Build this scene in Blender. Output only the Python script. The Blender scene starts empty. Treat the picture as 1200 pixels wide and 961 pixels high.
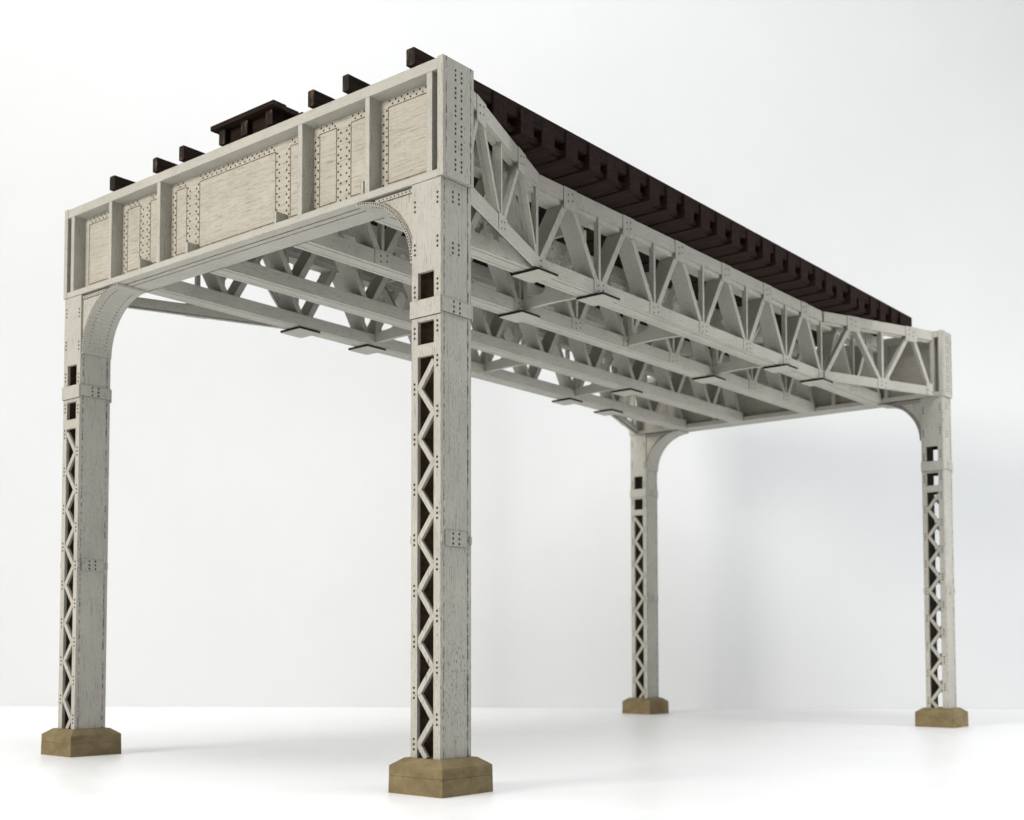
import bpy, math, random
from mathutils import Vector, Matrix
R = math.radians
random.seed(7)
sc = bpy.context.scene
col = sc.collection

# ------------------------------------------------------------------ dimensions (model bridge on a table)
W, L = 3.0, 6.7194            # over the columns, across and along
CA, CB = 0.2153, 0.174        # column section along / across
ZF, ZS, ZT = 0.1563, 2.766, 3.314   # footing top, girder underside, girder top

# ------------------------------------------------------------------ materials
def nodes(name):
    m = bpy.data.materials.new(name); m.use_nodes = True
    nt = m.node_tree
    return m, nt, nt.nodes['Principled BSDF']

def N(nt, kind, **kw):
    n = nt.nodes.new(kind)
    for k, v in kw.items():
        if k.startswith('i_'):
            n.inputs[k[2:].replace('_', ' ')].default_value = v
        else:
            setattr(n, k, v)
    return n

def ramp(nt, src, stops):
    r = N(nt, 'ShaderNodeValToRGB')
    e = r.color_ramp.elements
    e[0].position, e[0].color = stops[0][0], (*stops[0][1], 1)
    e[1].position, e[1].color = stops[1][0], (*stops[1][1], 1)
    for p, c in stops[2:]:
        x = e.new(p); x.color = (*c, 1)
    nt.links.new(src, r.inputs[0])
    return r

def mix(nt, fac, a, b):
    m = N(nt, 'ShaderNodeMix', data_type='RGBA')
    for sock, v in ((m.inputs[0], fac), (m.inputs[6], a), (m.inputs[7], b)):
        if isinstance(v, bpy.types.NodeSocket): nt.links.new(v, sock)
        elif isinstance(v, (int, float)): sock.default_value = v
        else: sock.default_value = (*v, 1)
    return m.outputs[2]

def noise(nt, scale_vec, detail=4, rough=.6, off=0.0):
    g = N(nt, 'ShaderNodeNewGeometry')
    mp = N(nt, 'ShaderNodeMapping')
    mp.inputs['Scale'].default_value = scale_vec
    mp.inputs['Location'].default_value = (off, off * .7, off * 1.3)
    nt.links.new(g.outputs['Position'], mp.inputs['Vector'])
    n = N(nt, 'ShaderNodeTexNoise')
    n.inputs['Scale'].default_value = 1
    n.inputs['Detail'].default_value = detail
    n.inputs['Roughness'].default_value = rough
    nt.links.new(mp.outputs[0], n.inputs['Vector'])
    return n.outputs['Fac']

def grain_vec(axis, along, across):
    v = [across] * 3; v['xyz'.index(axis)] = along
    return tuple(v)

def paint(name, axis, base, tan, streak=.5, dark=.35, spec=.25, along=9, across=130, stain=None):
    """weathered off-white paint over laser-cut wood, grain along one axis, grimy worn edges"""
    m, nt, b = nodes(name)
    g1 = noise(nt, grain_vec(axis, along, across), 5, .65)
    g2 = noise(nt, grain_vec(axis, 9, 230), 3, .7, 3.1)
    bl = noise(nt, (2.6, 2.6, 2.6), 5, .65, 9.0)
    sp = noise(nt, grain_vec(axis, 48, 200), 4, .7, 5.0)
    pt = noise(nt, (5.5, 5.5, 3.2), 5, .7, 17.0)
    r1 = ramp(nt, g1, [(.48, (0, 0, 0)), (.70, (streak,) * 3)])
    c = mix(nt, r1.outputs[0], base, tan)
    r3 = ramp(nt, bl, [(.32, (.0,) * 3), (.72, (.5,) * 3)])
    c = mix(nt, r3.outputs[0], c, tuple(x * .66 for x in base))
    r2 = ramp(nt, g2, [(.57, (0, 0, 0)), (.70, (dark,) * 3)])
    c = mix(nt, r2.outputs[0], c, (.085, .075, .06))
    # speckled grime gathers in patches
    r5 = ramp(nt, pt, [(.40, (.15,) * 3), (.66, (1,) * 3)])
    r4 = ramp(nt, sp, [(.55, (0, 0, 0)), (.70, (dark * 1.5,) * 3)])
    patch = r5.outputs[0]
    if stain:   # one heavier patch of grime, with a ragged outline
        gp = N(nt, 'ShaderNodeNewGeometry')
        ds = N(nt, 'ShaderNodeVectorMath', operation='DISTANCE'); ds.inputs[1].default_value = stain[0]
        nt.links.new(gp.outputs['Position'], ds.inputs[0])
        ad = N(nt, 'ShaderNodeMath', operation='MULTIPLY_ADD'); ad.inputs[1].default_value = .9
        nt.links.new(pt, ad.inputs[0]); nt.links.new(ds.outputs['Value'], ad.inputs[2])
        rs = ramp(nt, ad.outputs[0], [(.45, (stain[1],) * 3), (1.0, (0, 0, 0))])
        am = N(nt, 'ShaderNodeMath', operation='ADD')
        nt.links.new(patch, am.inputs[0]); nt.links.new(rs.outputs[0], am.inputs[1]); patch = am.outputs[0]
    mu = N(nt, 'ShaderNodeMath', operation='MULTIPLY')
    nt.links.new(patch, mu.inputs[0]); nt.links.new(r4.outputs[0], mu.inputs[1])
    c = mix(nt, mu.outputs[0], c, (.085, .075, .062))
    # rubbed dark edges
    bv = N(nt, 'ShaderNodeBevel', samples=3); bv.inputs['Radius'].default_value = .0055
    ge = N(nt, 'ShaderNodeNewGeometry')
    dp = N(nt, 'ShaderNodeVectorMath', operation='DOT_PRODUCT')
    nt.links.new(bv.outputs[0], dp.inputs[0]); nt.links.new(ge.outputs['Normal'], dp.inputs[1])
    r6 = ramp(nt, dp.outputs['Value'], [(.80, (1, 1, 1)), (.985, (0, 0, 0))])
    ed = noise(nt, (26, 26, 26), 4, .7, 21.0)
    r7 = ramp(nt, ed, [(.40, (.12,) * 3), (.62, (.85,) * 3)])
    mu2 = N(nt, 'ShaderNodeMath', operation='MULTIPLY')
    nt.links.new(r6.outputs[0], mu2.inputs[0]); nt.links.new(r7.outputs[0], mu2.inputs[1])
    c = mix(nt, mu2.outputs[0], c, (.075, .062, .05))
    nt.links.new(c, b.inputs['Base Color'])
    b.inputs['Roughness'].default_value = .75
    b.inputs['Specular IOR Level'].default_value = spec
    bp = N(nt, 'ShaderNodeBump'); bp.inputs['Strength'].default_value = .3; bp.inputs['Distance'].default_value = .004
    nt.links.new(g1, bp.inputs['Height']); nt.links.new(bp.outputs[0], b.inputs['Normal'])
    return m

BASE = (.455, .448, .402)
TAN = (.40, .335, .245)
PX = paint('paint_grain_x', 'x', BASE, TAN, .42, .55)
PY = paint('paint_grain_y', 'y', BASE, TAN, .40, .40)
PZ = paint('paint_grain_z', 'z', BASE, TAN, .42, .72, stain=((.1, 0, .5), .9))
PW = paint('paint_web', 'y', (.49, .468, .405), (.27, .215, .15), .75, .50, .25, 13, 170)

def simple(name, c1, c2, scale=(20, 20, 20), rough=.8, lo=.35, hi=.7, spec=.3, bump=0):
    m, nt, b = nodes(name)
    n = noise(nt, scale, 5, .65)
    r = ramp(nt, n, [(lo, c1), (hi, c2)])
    nt.links.new(r.outputs[0], b.inputs['Base Color'])
    b.inputs['Roughness'].default_value = rough
    b.inputs['Specular IOR Level'].default_value = spec
    if bump:
        bp = N(nt, 'ShaderNodeBump'); bp.inputs['Strength'].default_value = bump; bp.inputs['Distance'].default_value = .01
        nt.links.new(n, bp.inputs['Height']); nt.links.new(bp.outputs[0], b.inputs['Normal'])
    return m

RIV = simple('scorched_rivet', (.022, .014, .010), (.07, .045, .028), (60, 60, 60))
LINE = simple('scored_line', (.07, .045, .028), (.28, .21, .14), (25, 25, 25))
SEAM = simple('worn_seam', (.06, .055, .05), (.50, .50, .47), (40, 40, 26), lo=.42, hi=.58)
BURN = simple('scorched_edge', (.008, .006, .005), (.03, .02, .014), (30, 30, 30), .8)
RAW = simple('bare_wood_inside', (.05, .028, .015), (.11, .065, .035), (12, 12, 50), .85)
TIMX = simple('stained_timber_x', (.0072, .0036, .0029), (.024, .0124, .0094), (5, 60, 60), .8, spec=.12, bump=.2)
TIMY = simple('stained_timber_y', (.0085, .0042, .0034), (.028, .0145, .0110), (60, 5, 60), .8, spec=.12, bump=.2)
TEND = simple('worn_timber_end', (.012, .008, .006), (.17, .10, .05), (30, 75, 14), .8, .55, .70)

def footing_mat():
    m, nt, b = nodes('brown_concrete')
    a = noise(nt, (9, 9, 14), 6, .7)
    f = noise(nt, (70, 70, 70), 3, .6, 2)
    r = ramp(nt, a, [(.32, (.135, .104, .052)), (.68, (.235, .182, .096))])
    r2 = ramp(nt, f, [(.60, (0, 0, 0)), (.74, (.5,) * 3)])
    c = mix(nt, r2.outputs[0], r.outputs[0], (.07, .05, .03))
    nt.links.new(c, b.inputs['Base Color'])
    b.inputs['Roughness'].default_value = .85
    b.inputs['Specular IOR Level'].default_value = .25
    bp = N(nt, 'ShaderNodeBump'); bp.inputs['Strength'].default_value = .35; bp.inputs['Distance'].default_value = .01
    nt.links.new(f, bp.inputs['Height']); nt.links.new(bp.outputs[0], b.inputs['Normal'])
    return m
FOOT = footing_mat()

def table_mat():
    m, nt, b = nodes('white_lacquer')
    n = noise(nt, (1.2, 1.2, 1.2), 5, .6)
    r = ramp(nt, n, [(.3, (.85, .855, .86)), (.7, (.88, .885, .89))])
    s = noise(nt, (3.0, 90, 1), 2, .5, 4)
    r2 = ramp(nt, s, [(.78, (0, 0, 0)), (.80, (.25,) * 3)])
    c = mix(nt, r2.outputs[0], r.outputs[0], (.55, .55, .56))
    nt.links.new(c, b.inputs['Base Color'])
    rr = ramp(nt, noise(nt, (5, 5, 5), 5, .7, 6), [(.3, (.30,) * 3), (.7, (.42,) * 3)])
    nt.links.new(rr.outputs[0], b.inputs['Roughness'])
    b.inputs['Specular IOR Level'].default_value = .45
    return m
TABLE = table_mat()
WALL = simple('white_wall_paint', (.605, .618, .63), (.625, .637, .646), (.6, .6, .6), .9)

# ------------------------------------------------------------------ mesh builder
class MB:
    def __init__(s): s.v, s.f, s.m = [], [], []
    def _add(s, vs, fs, ms):
        o = len(s.v); s.v += [Vector(p) for p in vs]
        s.f += [[i + o for i in f] for f in fs]; s.m += ms
    def box(s, x0, x1, y0, y1, z0, z1, m=0, **fm):
        vs = [(x, y, z) for x in (x0, x1) for y in (y0, y1) for z in (z0, z1)]
        fs = [(0, 1, 3, 2), (4, 6, 7, 5), (0, 4, 5, 1), (2, 3, 7, 6), (0, 2, 6, 4), (1, 5, 7, 3)]
        keys = ['nx', 'px', 'ny', 'py', 'nz', 'pz']
        s._add(vs, fs, [fm.get(k, m) for k in keys])
    def prism(s, poly, axis, a0, a1, m=0, side=None):
        """poly: 2D points in the plane across axis ('x': (y,z), 'y': (x,z), 'z': (x,y))"""
        area = sum(p[0] * q[1] - q[0] * p[1] for p, q in zip(poly, poly[1:] + poly[:1]))
        if area < 0: poly = poly[::-1]
        put = {'x': lambda p, a: (a, p[0], p[1]), 'y': lambda p, a: (p[0], a, p[1]), 'z': lambda p, a: (p[0], p[1], a)}[axis]
        n = len(poly)
        vs = [put(p, a0) for p in poly] + [put(p, a1) for p in poly]
        fs = [tuple(range(n))[::-1], tuple(range(n, 2 * n))] + [(i, (i + 1) % n, n + (i + 1) % n, n + i) for i in range(n)]
        if axis == 'y': fs = [f[::-1] for f in fs]
        s._add(vs, fs, [m, m] + [m if side is None else side] * n)
    def bar(s, p, q, w, axis, a0, a1, m=0, side=None):
        p, q = Vector(p), Vector(q); d = (q - p).normalized(); n = Vector((-d.y, d.x)) * w / 2
        s.prism([tuple(p + n), tuple(q + n), tuple(q - n), tuple(p - n)], axis, a0, a1, m, side)
    def disc(s, c, axis, sgn, r, m=1, h=.0022, n=8):
        i = 'xyz'.index(axis); a, b_ = [(1, 2), (2, 0), (0, 1)][i]
        top, bot = [], []
        for k in range(n):
            t = 2 * math.pi * k / n
            for lst, rr, off in ((top, r * .7, h), (bot, r, -.001)):
                p = list(c); p[a] += rr * math.cos(t); p[b_] += rr * math.sin(t); p[i] += sgn * off
                lst.append(p)
        fs = [tuple(range(n)) if sgn > 0 else tuple(range(n))[::-1]]
        for k in range(n):
            f = (n + k, n + (k + 1) % n, (k + 1) % n, k)
            fs.append(f if sgn > 0 else f[::-1])
        s._add(top + bot, fs, [m] * (n + 1))
    def build(s, name, mats, parent, T=None, flip=False, smooth=False):
        vs = [Vector(T(p)) if T else p for p in s.v]
        fs = [f[::-1] for f in s.f] if flip else s.f
        lo = Vector([min(v[i] for v in vs) for i in range(3)]); hi = Vector([max(v[i] for v in vs) for i in range(3)])
        c = Vector(((lo.x + hi.x) / 2, (lo.y + hi.y) / 2, lo.z))
        me = bpy.data.meshes.new(name)
        me.from_pydata([tuple(v - c) for v in vs], [], [tuple(f) for f in fs])
        for mt in (mats if isinstance(mats, (list, tuple)) else [mats]): me.materials.append(mt)
        me.polygons.foreach_set('material_index', s.m)
        me.update()
        o = bpy.data.objects.new(name, me); col.objects.link(o)
        attach(o, parent, c)
        return o

WL = {}
def attach(o, parent, world_loc):
    if parent is not None:
        o.parent = parent; o.location = Vector(world_loc) - WL[parent.name]
    else:
        o.location = world_loc
    WL[o.name] = Vector(world_loc)

def empty(name, loc, parent=None):
    o = bpy.data.objects.new(name, None); o.empty_display_size = .1; col.objects.link(o)
    attach(o, parent, loc)
    return o

# ------------------------------------------------------------------ the setting
yaw = R(42.2587)
fwd = Vector((math.cos(yaw), math.sin(yaw), 0)); rgt = Vector((math.sin(yaw), -math.cos(yaw), 0))
CAM = Vector((-4.1877, -3.524, .6509))
WALL_D = 13.45
def slab(name, d0, d1, s0, s1, z0, z1, mat):
    mb = MB()
    mb.box(d0, d1, s0, s1, z0, z1)
    o = mb.build(name, mat, None, T=lambda p: (CAM.x + fwd.x * p.x - rgt.x * p.y, CAM.y + fwd.y * p.x - rgt.y * p.y, p.z))
    o['kind'] = 'structure'
    return o
slab('table_top', -3.0, WALL_D - .003, -11, 11, -.25, 0, TABLE)
slab('wall', WALL_D, WALL_D + .3, -14, 14, -.6, 11, WALL)

# ------------------------------------------------------------------ the bridge
bridge = empty('model_bridge', (L / 2, W / 2, 0))
bridge['label'] = 'weathered off-white model of an elevated railway bridge on four tall lattice columns with brown footings'
bridge['category'] = 'model bridge'

def mirror(mx, my):
    T = lambda p: (L - p.x if mx else p.x, W - p.y if my else p.y, p.z)
    return T, (mx != my)

def rivets3(mb, x, y, z, axis, sgn, dz=.0225, r=.0065, n=3, m=1):
    for k in range(n):
        mb.disc((x, y, z + (k - (n - 1) / 2) * dz), axis, sgn, r, m)

P_ = .2285
HZ, HY = 2.404, .534          # haunch springing height, haunch tip
def column(mx, my):
    T, fl = mirror(mx, my)
    base = T(Vector((CA / 2, CB / 2, 0)))
    c = empty('column', base, bridge)
    # two lattice panels
    for back in (0, 1):
        x0, x1 = (0, .02) if not back else (CA - .02, CA)
        sg, xf = (-1, x0) if not back else (1, x1)
        fm = {'px': 2} if not back else {'nx': 2}
        mb = MB()
        e = .0
        ra, rb = (.024, .022) if back ^ mx else (.041, .038)
        for (y0, y1) in ((0, ra), (CB - rb, CB)):
            mb.box(x0, x1, y0, y1, ZF, 2.345, **fm)
        ya, yb = ra, CB - rb
        mb.box(x0, x1, 0, CB, 2.345, ZS - .003, **fm)
        mb.box(x0, x1, ya, yb, 2.120, 2.22, **fm)
        mb.box(x0, x1, ya, yb, 1.959, 2.015, **fm)
        # zigzag
        z = 1.93; side = back ^ mx
        pts = []
        while z > ZF - .1:
            pts.append((ra + .006 if side == 0 else CB - rb - .006, z)); side ^= 1; z -= P_ / 2
        for bi, (p, q) in enumerate(zip(pts, pts[1:])):
            ins = .0012 + .0009 * (bi % 2)
            if q[1] < ZF:
                t = (p[1] - ZF) / (p[1] - q[1]); q = (p[0] + (q[0] - p[0]) * t, ZF)
            d = (Vector(q) - Vector(p)).normalized() * .008
            mb.bar(Vector(p) - d, Vector(q) + (d if q[1] > ZF else d * 0), .0255, 'x', x0 + ins, x1 - ins)
        for y, z in pts:
            if z > ZF + .04:
                rivets3(mb, xf, ra / 2 if y < .08 else CB - rb / 2, z, 'x', sg)
        for z in (2.265, 2.075, 2.46, 2.66):
            rivets3(mb, xf, ra / 2, z + .012, 'x', sg); rivets3(mb, xf, CB - rb / 2, z - .004, 'x', sg)
        mb.build('lattice_panel', [PZ, RIV, RAW], c, T, fl)
    # side plates
    for inner in (0, 1):
        y0, y1 = (.0015, .032) if not inner else (CB - .032, CB - .0015)
        sg, yf = (-1, y0) if not inner else (1, y1)
        fm = {'py': 2} if not inner else {'ny': 2}
        mb = MB()
        zt = ZS - .004
        mb.box(.0204, CA - .0204, y0, y1, ZF, zt, **fm)
        # worn seams where the plate meets the lattice panels
        for xs in (.0204, CA - .0254):
            mb.box(xs, xs + .005, yf - .0018 if sg < 0 else yf - .001, yf + .001 if sg < 0 else yf + .0018, ZF, zt, 3)
        # splice plate with tabs
        pr = .0035
        a, b_ = (yf - pr, yf + .002) if sg < 0 else (yf - .002, yf + pr)
        mb.box(.03, CA - .03, a, b_, 1.099, 1.171, nz=4, pz=4)
        for xa, xb in ((.001, .0165), (CA - .0165, CA - .001)):
            mb.box(xa, xb, a - (.004 if sg < 0 else 0), b_ + (.004 if sg > 0 else 0), 1.115, 1.15, nz=4, pz=4)
        for xx in (.085, .128):
            rivets3(mb, xx, a if sg < 0 else b_, 1.135, 'y', sg)
            if not inner:
                for z in (2.455, 2.69): rivets3(mb, xx, yf, z, 'y', sg)
        mb.build('side_plate', [PZ, RIV, RAW, SEAM, BURN], c, T, fl)
    # collar
    mb = MB()
    z0, z1 = 2.139, 2.219
    mb.box(-.009, -.0005, -.004, CB + .004, z0, z1, nz=2, pz=2)
    mb.box(CA + .0005, CA + .009, -.004, CB + .004, z0, z1, nz=2, pz=2)
    mb.box(.001, CA - .001, -.005, .0025, z0 + .012, z1, nz=2, pz=2)
    mb.box(.001, CA - .001, CB - .0025, CB + .005, z0 + .012, z1, nz=2, pz=2)
    for xx in (.085, .128):
        rivets3(mb, xx, -.005, z0 + .046, 'y', -1); rivets3(mb, xx, CB + .005, z0 + .046, 'y', 1)
    mb.build('collar', [PZ, RIV, BURN], c, T, fl)
    # curved haunch between column and girder
    mb = MB()
    ro, ri = .358, .346
    cy, cz = HY, HZ
    n = 22
    arc = lambda r, k: (cy - r * math.cos(k / n * math.pi / 2), cz + r * math.sin(k / n * math.pi / 2))
    yb = CB + .001
    web = [(yb, HZ + .002)] + [(max(arc(ro - .006, k)[0], yb), min(arc(ro - .006, k)[1], ZS - .032)) for k in range(1, n) if arc(ro - .006, k)[1] < ZS - .034] + [(cy - .13, ZS - .032), (yb, ZS - .032)]
    mb.prism(web, 'x', .014, CA - .014)
    # rivet strip below the girder
    mb.box(.010, CA - .010, yb, cy - .12, ZS - .030, ZS - .012)
    fl_o = [arc(ro + .002, k) for k in range(n + 1)]
    fl_i = [arc(ri, k) for k in range(n + 1)]
    for k in range(n):
        q = [fl_o[k], fl_o[k + 1], fl_i[k + 1], fl_i[k]]
        q = [(max(p[0], yb), min(p[1], ZS - .0025)) for p in q]
        mb.prism(q, 'x', .004, CA - .004)
    for sg, xf in ((-1, .004), (1, CA - .004)):
        for k in range(1, 38):
            t = k / 38 * math.pi / 2
            mb.disc((xf, cy - (ro - .005) * math.cos(t), min(cz + (ro - .005) * math.sin(t), ZS - .010)), 'x', sg, .0046)
    for sg, xf in ((-1, .010), (1, CA - .010)):
        for k in range(9):
            mb.disc((xf, yb + .02 + k * .024, ZS - .021), 'x', sg, .0042)
    # scored line round the web edge
    for sg, xf in ((-1, .014), (1, CA - .014)):
        a, b_ = (xf - .0012, xf + .001) if sg < 0 else (xf - .001, xf + .0012)
        pts = [arc(ro + .010, k) for k in range(n + 1)]
        for p, q in zip(pts, pts[1:]):
            if p[0] > yb + .004 and q[1] < ZS - .036: mb.bar(p, q, .004, 'x', a, b_, 2)
        a0 = xf - .0045 if sg < 0 else xf - .001
        mb.box(a0, a0 + .0055, yb, cy - .20, ZS - .034, ZS - .0305, 2)
    # two rows of rivets on the curved soffit
    for xx in (.05, CA - .05):
        for k in range(2, 22):
            t = k / 24 * math.pi / 2
            cc = Vector((xx, cy - ri * math.cos(t), cz + ri * math.sin(t)))
            mb.disc(cc, 'z', -1, .0035, 1, .003, 6)
    mb.build('haunch_bracket', [PZ, RIV, LINE], c, T, fl)
    # footing: tapered block with a chamfered top
    mb = MB()
    e = .07
    def ring(off, z): return [(-off, -off, z), (CA + off, -off, z), (CA + off, CB + off, z), (-off, CB + off, z)]
    rings = [ring(e, .0), ring(e, .006), ring(e - .001, .076), ring(e - .0035, .0772), ring(e - .001, .0784), ring(e - .002, .121), ring(e - .004, .124), ring(.024, .154), ring(.021, ZF)]
    vs = [p for r_ in rings for p in r_]; fs = []
    for i in range(len(rings) - 1):
        for k in range(4):
            fs.append((i * 4 + k, i * 4 + (k + 1) % 4, i * 4 + 4 + (k + 1) % 4, i * 4 + 4 + k))
    fs.append((3, 2, 1, 0)); t = (len(rings) - 1) * 4; fs.append((t, t + 1, t + 2, t + 3))
    mb._add(vs, fs, [0] * len(fs))
    mb.build('footing', FOOT, c, T, fl)
    return c

for mx in (0, 1):
    for my in (0, 1):
        column(mx, my)

STF = [(.444, .474), (.906, .938), (W - .938, W - .906), (W - .474, W - .444)]
def cross_girder(mx):
    T, fl = mirror(mx, 0)
    g = empty('cross_girder', T(Vector((.115, W / 2, ZS))), bridge)
    xw = .08
    zb, zt = 2.801, 3.262
    # web with scored panels and rivets
    mb = MB()
    mb.box(xw, .15, .0205, W - .0205, zb - .003, zt + .003)
    def hline(y0, y1, z): mb.box(xw - .0014, xw + .001, y0, y1, z - .002, z + .002, 2)
    def vline(y, z0, z1): mb.box(xw - .0013, xw + .001, y - .002, y + .002, z0, z1, 2)
    za, zc = 2.848, 3.218
    def rect(y0, y1):
        hline(y0, y1, zc); hline(y0, y1, za); vline(y0, za, zc); vline(y1, za, zc)
        n = max(2, int((y1 - y0) / .0365))
        for k in range(n):
            y = y0 + (k + .5) * (y1 - y0) / n
            mb.disc((xw, y - .008, zc + .013), 'x', -1, .0056)
            mb.disc((xw, y + .010, zc + .030), 'x', -1, .0056)
            mb.disc((xw, y, za - .013), 'x', -1, .0045)
    def vcol(y, ya2):
        n = 9
        for k in range(n):
            z = 2.866 + k * .0425
            mb.disc((xw, y, z), 'x', -1, .0060)
            if k < n - 1 or True: mb.disc((xw, ya2, z - .02), 'x', -1, .0060)
    half = [(.13, .395), (.523, .643), (.743, .862), (.985, 1.076)]
    for a, b_ in half + [(W - b_, W - a) for a, b_ in half] + [(1.19, W - 1.19)]: rect(a, b_)
    cols = [(.405, .426), (.510, .492), (.655, .673), (.731, .713), (.873, .892), (.975, .957), (1.087, 1.105), (1.179, 1.161)]
    for a, b_ in cols + [(W - a, W - b_) for a, b_ in cols]: vcol(a, b_)
    mb.build('web_plate', [PW, RIV, LINE], g, T, fl)
    mb = MB(); mb.box(0, .23, .0205, W - .0205, zt, ZT)
    mb.build('top_flange', PY, g, T, fl)
    mb = MB()
    mb.box(0, .058, .001, W - .001, ZS, zb)
    mb.box(.0665, .102, .0205, W - .0205, ZS - .0008, zb)
    mb.box(.1095, .23, .0205, W - .0205, ZS - .001, zb)
    mb.box(.0575, .110, .0215, W - .0215, ZS + .0012, zb - .002, 1)
    mb.build('bottom_flange', [PY, LINE], g, T, fl)
    for y0, y1 in STF:
        mb = MB(); mb.box(.0008, xw, y0, y1, zb, zt); mb.box(.15, .2292, y0, y1, zb, zt)
        mb.build('stiffener', PZ, g, T, fl)
    for y0, y1 in ((.054, .087), (W - .087, W - .054)):
        mb = MB(); mb.box(.0008, xw, y0, y1, zb, zt); mb.box(.15, .2292, y0, y1, zb, zt)
        mb.build('end_post', PZ, g, T, fl)
    for y in (.485, 1.096, 1.814, 2.244):
        mb = MB(); mb.box(.0012, xw, y - .001, y + .018, zb, 2.862)
        mb.build('short_stiffener', PZ, g, T, fl)
    for s_ in (0, 1):
        T2, f2 = mirror(mx, s_)
        mb = MB()
        mb.box(-.003, CA + .002, -.014, .020, ZS + .001, ZT + .004)
        for xs in (.0175, CA - .022):
            mb.box(xs, xs + .004, -.0152, -.013, ZS + .003, ZT + .004, 3)
        for k in range(6):
            for xx in (.085, .128): rivets3(mb, xx, -.014, 2.835 + k * .083, 'y', -1)
        mb.build('end_plate', [PZ, RIV, BURN, SEAM], g, T2, f2)
    return g
for mx in (0, 1): cross_girder(mx)

# ------------------------------------------------------------------ trusses
XC, PAN = L / 2, .64
ZB0, ZB1 = 2.762, 2.842       # bottom chord
ZU0, ZU1 = 3.236, 3.320       # top chord
TH = .13
XE = .233                     # inner edge of the girder flanges

def gusset(mb, x, z0, z1, hw, yf, sg, rows, cols_, th=.004):
    a, b_ = (yf - th, yf + .001) if sg < 0 else (yf - .001, yf + th)
    mb.box(x - hw, x + hw, a, b_, z0, z1)
    y = a if sg < 0 else b_
    for zz in rows:
        for k, xx in enumerate(cols_): mb.disc((x + xx, y, zz + (.006 if k % 2 else -.006)), 'y', sg, .0058)

def truss(y0):
    y1 = y0 + TH
    t = empty('truss', (XC, y0 + TH / 2, ZB0), bridge)
    xa, xb = XE, L - XE
    mb = MB()
    mb.box(xa, xb, y0, y0 + .027, ZB0, ZB1)
    mb.box(xa, xb, y1 - .027, y1, ZB0, ZB1)
    mb.box(xa, xb, y0 + .032, y1 - .032, ZB0 - .001, ZB0 + .022)
    mb.box(xa, xb, y0 + .026, y1 - .026, ZB0 + .010, ZB0 + .020, 1)
    mb.build('bottom_chord', [PX, LINE], t)
    mb = MB()
    mb.box(xa, xb, y0, y0 + .027, ZU0, ZU1)
    mb.box(xa, xb, y1 - .027, y1, ZU0, ZU1)
    mb.box(xa, xb, y0 + .016, y1 - .016, ZU0 - .030, ZU1 - .012)
    mb.build('top_chord', PX, t)
    bn = [XC + k * PAN for k in range(-4, 5)]
    tn = [XC + (k + .5) * PAN for k in range(-5, 5)]
    zl, zu = ZB1 - .012, ZU0 - .004
    # the riveted face looks away from the middle of the bridge
    sg = -1 if y0 < W / 2 else 1
    yf = y0 if sg < 0 else y1
    da, db = (y0 + .002, y1 - .018) if sg < 0 else (y0 + .018, y1 - .002)
    va, vb = (y0 + .004, y0 + .036) if sg < 0 else (y1 - .036, y1 - .004)
    def diagonal(p, q):
        mb = MB(); mb.bar(p, q, .042, 'y', da, db)
        mb.build('diagonal', PZ, t)
    for x in bn:
        for dx in (-1, 1):
            diagonal((x + dx * .034, zl), (x + dx * (PAN / 2 - .030), zu))
        mb = MB(); mb.box(x - .012, x + .012, va, vb, ZB1 - .01, ZU0 + .01)
        mb.build('vertical', PZ, t)
        mb = MB(); gusset(mb, x, ZB0 + .004, ZB1 + .006, .072, yf, sg, (2.786, 2.819), (-.026, .026))
        mb.build('gusset_plate', [PZ, RIV], t)
    diagonal((tn[0] - .03, zu), (xa + .03, zl)); diagonal((tn[-1] + .03, zu), (xb - .03, zl))
    for x in tn:
        mb = MB(); gusset(mb, x, 3.19, ZU1 + .001, .066, yf, sg, (3.245, 3.285), (-.022, .022))
        mb.build('gusset_plate', [PZ, RIV], t)
    outer = y0 < .6 or y0 > 2.3
    px = [2.115, L - 2.115] + ([1.465, L - 1.465] if outer else [])
    for x in px:
        mb = MB()
        ya, yb = (y0 - .055, y1 + .003)
        if y0 > W / 2: ya, yb = (y0 - .003, y1 + .055)
        mb.box(x - .095, x + .095, ya, yb, ZB0 - .018, ZB0 - .003, 1, nz=0)
        mb.build('batten_plate', [PX, BURN], t)
    return t
TY = [.50, 1.09]
for y in TY + [W - v - TH for v in TY[::-1]]: truss(y)

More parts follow.
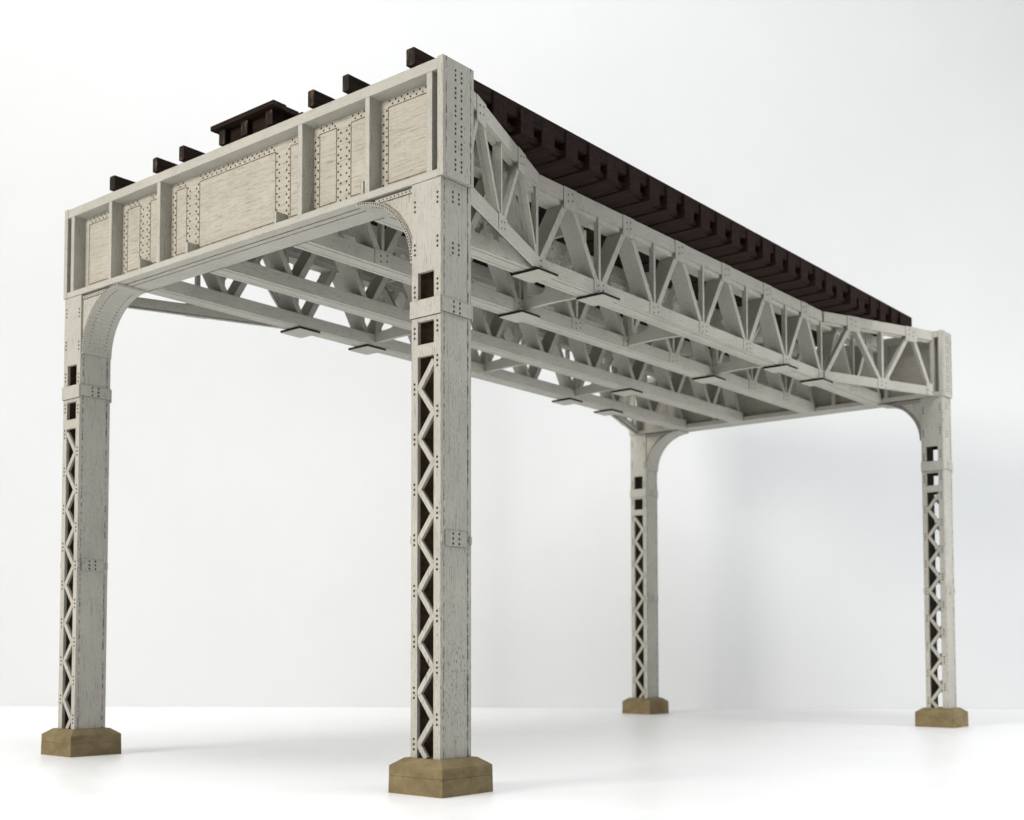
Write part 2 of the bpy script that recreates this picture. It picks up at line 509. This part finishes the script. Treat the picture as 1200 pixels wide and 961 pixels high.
def splayed(mx, my):
    """side frame that splays from the truss out to the column"""
    T0, fl = mirror(mx, my)
    P0, P1 = Vector((XE + .002, .062)), Vector((XC - 3 * PAN - .01, .486))
    d = (P1 - P0); ln = d.length; d = d / ln; nrm = Vector((-d.y, d.x))
    def T(p):   # local x along, y across (inwards), z up
        q = P0 + d * p.x + nrm * p.y
        return T0(Vector((q.x, q.y, p.z)))
    s = empty('splayed_frame', T(Vector((ln / 2, .02, ZB0))), bridge)
    sx = lambda x: (x - P0.x) / d.x
    th = .042
    mb = MB(); mb.box(0, ln, 0, .020, ZB0 + .006, ZB1); mb.box(0, ln, .0205, .032, ZB0 + .014, ZB1 - .006, nz=1); mb.build('bottom_chord', [PX, BURN], s, T, fl)
    mb = MB(); mb.box(0, ln, 0, .028, ZU0, ZU1 - .004); mb.box(0, ln, .0285, .055, ZU0 - .012, ZU1 - .02); mb.build('top_chord', PX, s, T, fl)
    b0, b1 = sx(.80), sx(1.43)
    t0, t1 = sx(.48), sx(1.12)
    zl, zu = ZB1 - .01, ZU0 + .0
    for (bx, tx) in ((b0, t0), (b0, t1), (b1, t1)):
        sg = 1 if tx > bx else -1
        mb = MB(); mb.bar((bx + sg * .03, zl), (tx - sg * .028, zu), .034, 'y', .003, .030)
        mb.bar((bx + sg * .03, zl), (tx - sg * .028, zu), .014, 'y', .030, .055)
        mb.build('diagonal', PZ, s, T, fl)
    mb = MB(); mb.bar((t0 - .03, zu), (.035, zl), .034, 'y', .003, .030); mb.build('diagonal', PZ, s, T, fl)
    mb = MB(); mb.box(b0 - .012, b0 + .012, .004, .05, zl, ZU0 + .01); mb.build('vertical', PZ, s, T, fl)
    for x, z0, z1, rows in ((b0, ZB0 + .004, ZB1 + .010, (2.786, 2.819)), (t0, 3.195, ZU1 - .002, (3.245, 3.285)), (t1, 3.195, ZU1 - .002, (3.245, 3.285)), (.045, ZB0 + .008, ZB1 + .025, (2.80,))):
        mb = MB(); gusset(mb, x, z0, z1, .07 if x > .1 else .04, 0, -1, rows, (-.026, .026))
        mb.build('gusset_plate', [PZ, RIV], s, T, fl)
for mx in (0, 1):
    for my in (0, 1): splayed(mx, my)

def sway(x, my):
    """cross frame between the two trusses of a track"""
    T, fl = mirror(0, my)
    ya, yb = TY[0] + TH + .001, TY[1] - .001
    ym = (ya + yb) / 2; hw = (yb - ya) / 2
    mb = MB()
    # bottom strut with arched underside and a raised filleted middle
    poly = []
    for k in range(13):
        u = -1 + k / 6
        poly.append((ym + u * hw, 2.785 + .006 * max(0, 1 - (u / .75) ** 2)))
    top = [(1, 2.852), (.36, 2.862), (.30, 2.868), (.26, 2.885), (.245, 2.93), (.12, 2.955), (-.12, 2.955), (-.245, 2.93), (-.26, 2.885), (-.30, 2.868), (-.36, 2.862), (-1, 2.852)]
    poly += [(ym + u * hw, z) for u, z in top]
    mb.prism(poly, 'x', x - .017, x + .017)
    for s_ in (-1, 1):
        mb.bar((ym + s_ * .03, 2.93), (ym + s_ * (hw - .03), 3.21), .05, 'x', x - .0155, x + .0155)
        mb.box(x - .0145, x + .0145, min(ym + s_ * hw, ym + s_ * (hw - .035)), max(ym + s_ * hw, ym + s_ * (hw - .035)), 2.845, 3.21)
    mb.box(x - .0165, x + .0165, ya, yb, 3.195, 3.275)
    mb.build('sway_frame', PY, bridge, T, fl)
for my in (0, 1):
    for x in (2.115, XC, L - 2.115): sway(x, my)

# ------------------------------------------------------------------ the timber deck
deck = empty('track_deck', (L / 2, W / 2, 3.325))
deck['label'] = 'dark brown timber track deck of ties, guard beams and walkway lying on the bridge'
deck['category'] = 'track deck'
ZD0, ZD1 = 3.325, 3.408
def tbox(mb, x0, x1, y0, y1, z0, z1, b=.004, m=0, end=None):
    """timber with eased long edges"""
    along = 'x' if x1 - x0 > y1 - y0 else 'y'
    if along == 'x':
        poly = [(y0 + b, z0), (y1 - b, z0), (y1, z0 + b), (y1, z1 - b), (y1 - b, z1), (y0 + b, z1), (y0, z1 - b), (y0, z0 + b)]
        n0 = len(mb.m); mb.prism(poly, 'x', x0, x1, m)
    else:
        poly = [(x0 + b, z0), (x1 - b, z0), (x1, z0 + b), (x1, z1 - b), (x1 - b, z1), (x0 + b, z1), (x0, z1 - b), (x0, z0 + b)]
        n0 = len(mb.m); mb.prism(poly, 'y', y0, y1, m)
    if end is not None: mb.m[n0] = mb.m[n0 + 1] = end
mb = MB(); tbox(mb, -.058, .058, .262, W - .262, ZD0, ZD1)
for y0, y1 in ((.2585, .2682), (W - .2682, W - .2585)): mb.box(-.057, .057, y0, y1, ZD0 + .001, 3.474)
first = mb.build('tie', TIMY, deck)
mb = MB(); mb.box(.31, 6.44, .292, .3145, 3.343, 3.3735); mb.box(.31, 6.44, W - .3145, W - .292, 3.343, 3.3735); mb.box(.31, 6.44, .315, W - .315, 3.333, 3.4092)
mb.build('base_board', TIMY, deck)
nt_, sp_ = 29, .2143
for k in range(nt_):
    x = .36 + k * sp_
    o = first if k == 0 else first.copy()
    if k: col.objects.link(o); o.parent = deck
    o.location = Vector((x + random.uniform(-.008, .008), W / 2 + random.uniform(-.012, .012), ZD0)) - WL[deck.name]
    o.rotation_euler.z = random.uniform(-.003, .003)
for y0, y1 in ((.269, .322), (.697, .739), (.948, .992), (W - .992, W - .948), (W - .739, W - .697), (W - .322, W - .269)):
    mb = MB()
    e = random.uniform(-.006, .006)
    tbox(mb, .12 + e, 6.60 + e, y0, y1, ZD1 + .002, 3.493, .004, 0, 1)
    mb.build('guard_beam', [TIMX, TEND], deck)
wk = empty('walkway', (L / 2, W / 2, ZD1), deck)
for yc in (1.30, 1.50, 1.685):
    mb = MB(); tbox(mb, .13, 6.58, yc - .026, yc + .026, ZD1 + .002, 3.490, .004, 0, 1)
    mb.build('stringer', [TIMX, TEND], wk)
mb = MB(); mb.box(.165, .20, 1.328, 1.655, ZD1 + .003, 3.489); mb.build('shade_board', TIMY, wk)  # added dark board, stands in for the deep shade between the stringers
mb = MB()
x = .10
while x < 6.56:
    w_ = random.uniform(.085, .105)
    tbox(mb, x, x + w_ - .008, 1.240 + random.uniform(-.008, .008), 1.750 + random.uniform(-.008, .008), 3.492, 3.518 + random.uniform(0, .003), .003, 0, 1)
    x += w_
mb.build('plank_surface', [TIMY, TEND], wk)

# ------------------------------------------------------------------ camera
cam = bpy.data.cameras.new('camera'); co = bpy.data.objects.new('camera', cam); col.objects.link(co)
pitch, roll = R(2.9263), R(.1774)
f = Vector((math.cos(pitch) * math.cos(yaw), math.cos(pitch) * math.sin(yaw), math.sin(pitch)))
r = rgt.copy(); u = r.cross(f)
r2 = r * math.cos(roll) + u * math.sin(roll); u2 = -r * math.sin(roll) + u * math.cos(roll)
M = Matrix((r2, u2, -f)).transposed().to_4x4(); M.translation = CAM
co.matrix_world = M
cam.sensor_width = 36; cam.lens = 1453.83 / 1200 * 36
cam.shift_x = (600 - 461.064) / 1200; cam.shift_y = (683.554 - 480.5) / 1200
cam.clip_start = .05; cam.clip_end = 200
cam.dof.use_dof = True; cam.dof.focus_distance = 6.0; cam.dof.aperture_fstop = 2.2
sc.camera = co

# ------------------------------------------------------------------ light
wd = bpy.data.worlds.new('World'); sc.world = wd; wd.use_nodes = True
bg = wd.node_tree.nodes['Background']
bg.inputs[0].default_value = (.97, .985, 1.0, 1); bg.inputs[1].default_value = .20

def area(name, loc, target, sx, sy, power, color):
    l = bpy.data.lights.new(name, 'AREA'); l.shape = 'RECTANGLE'; l.size = sx; l.size_y = sy; l.energy = power; l.color = color
    o = bpy.data.objects.new(name, l); col.objects.link(o); o.location = loc
    o.rotation_euler = (Vector(target) - Vector(loc)).to_track_quat('-Z', 'Y').to_euler()
    return o
ctr = Vector((L / 2, W / 2, 1.2))
# window at the left of the table, soft and slightly warm
area('window_light', ctr - rgt * 19.5 - fwd * 16.5 + Vector((0, 0, 6.2)), ctr + fwd * .3, 8, 6.5, 4800, (1.0, .945, .865))
# added big soft fill overhead, brightens the table and wall
area('overhead_fill', ctr - fwd * 3.8 - rgt * .5 + Vector((0, 0, 12)), ctr - fwd * 3.6 - rgt * .4, 14, 7, 1850, (.985, 1.0, 1.0))
# added fill out of view, brightens the right half of the wall
area('wall_fill', CAM + fwd * 7.0 + rgt * 9 + Vector((0, 0, 1.2)), CAM + fwd * 13.4 + rgt * 2.5 + Vector((0, 0, .9)), 1.5, 2.5, 240, (1.0, .995, .985))

sc.view_settings.view_transform = 'Standard'; sc.view_settings.look = 'None'
sc.view_settings.exposure = 0; sc.view_settings.gamma = 1
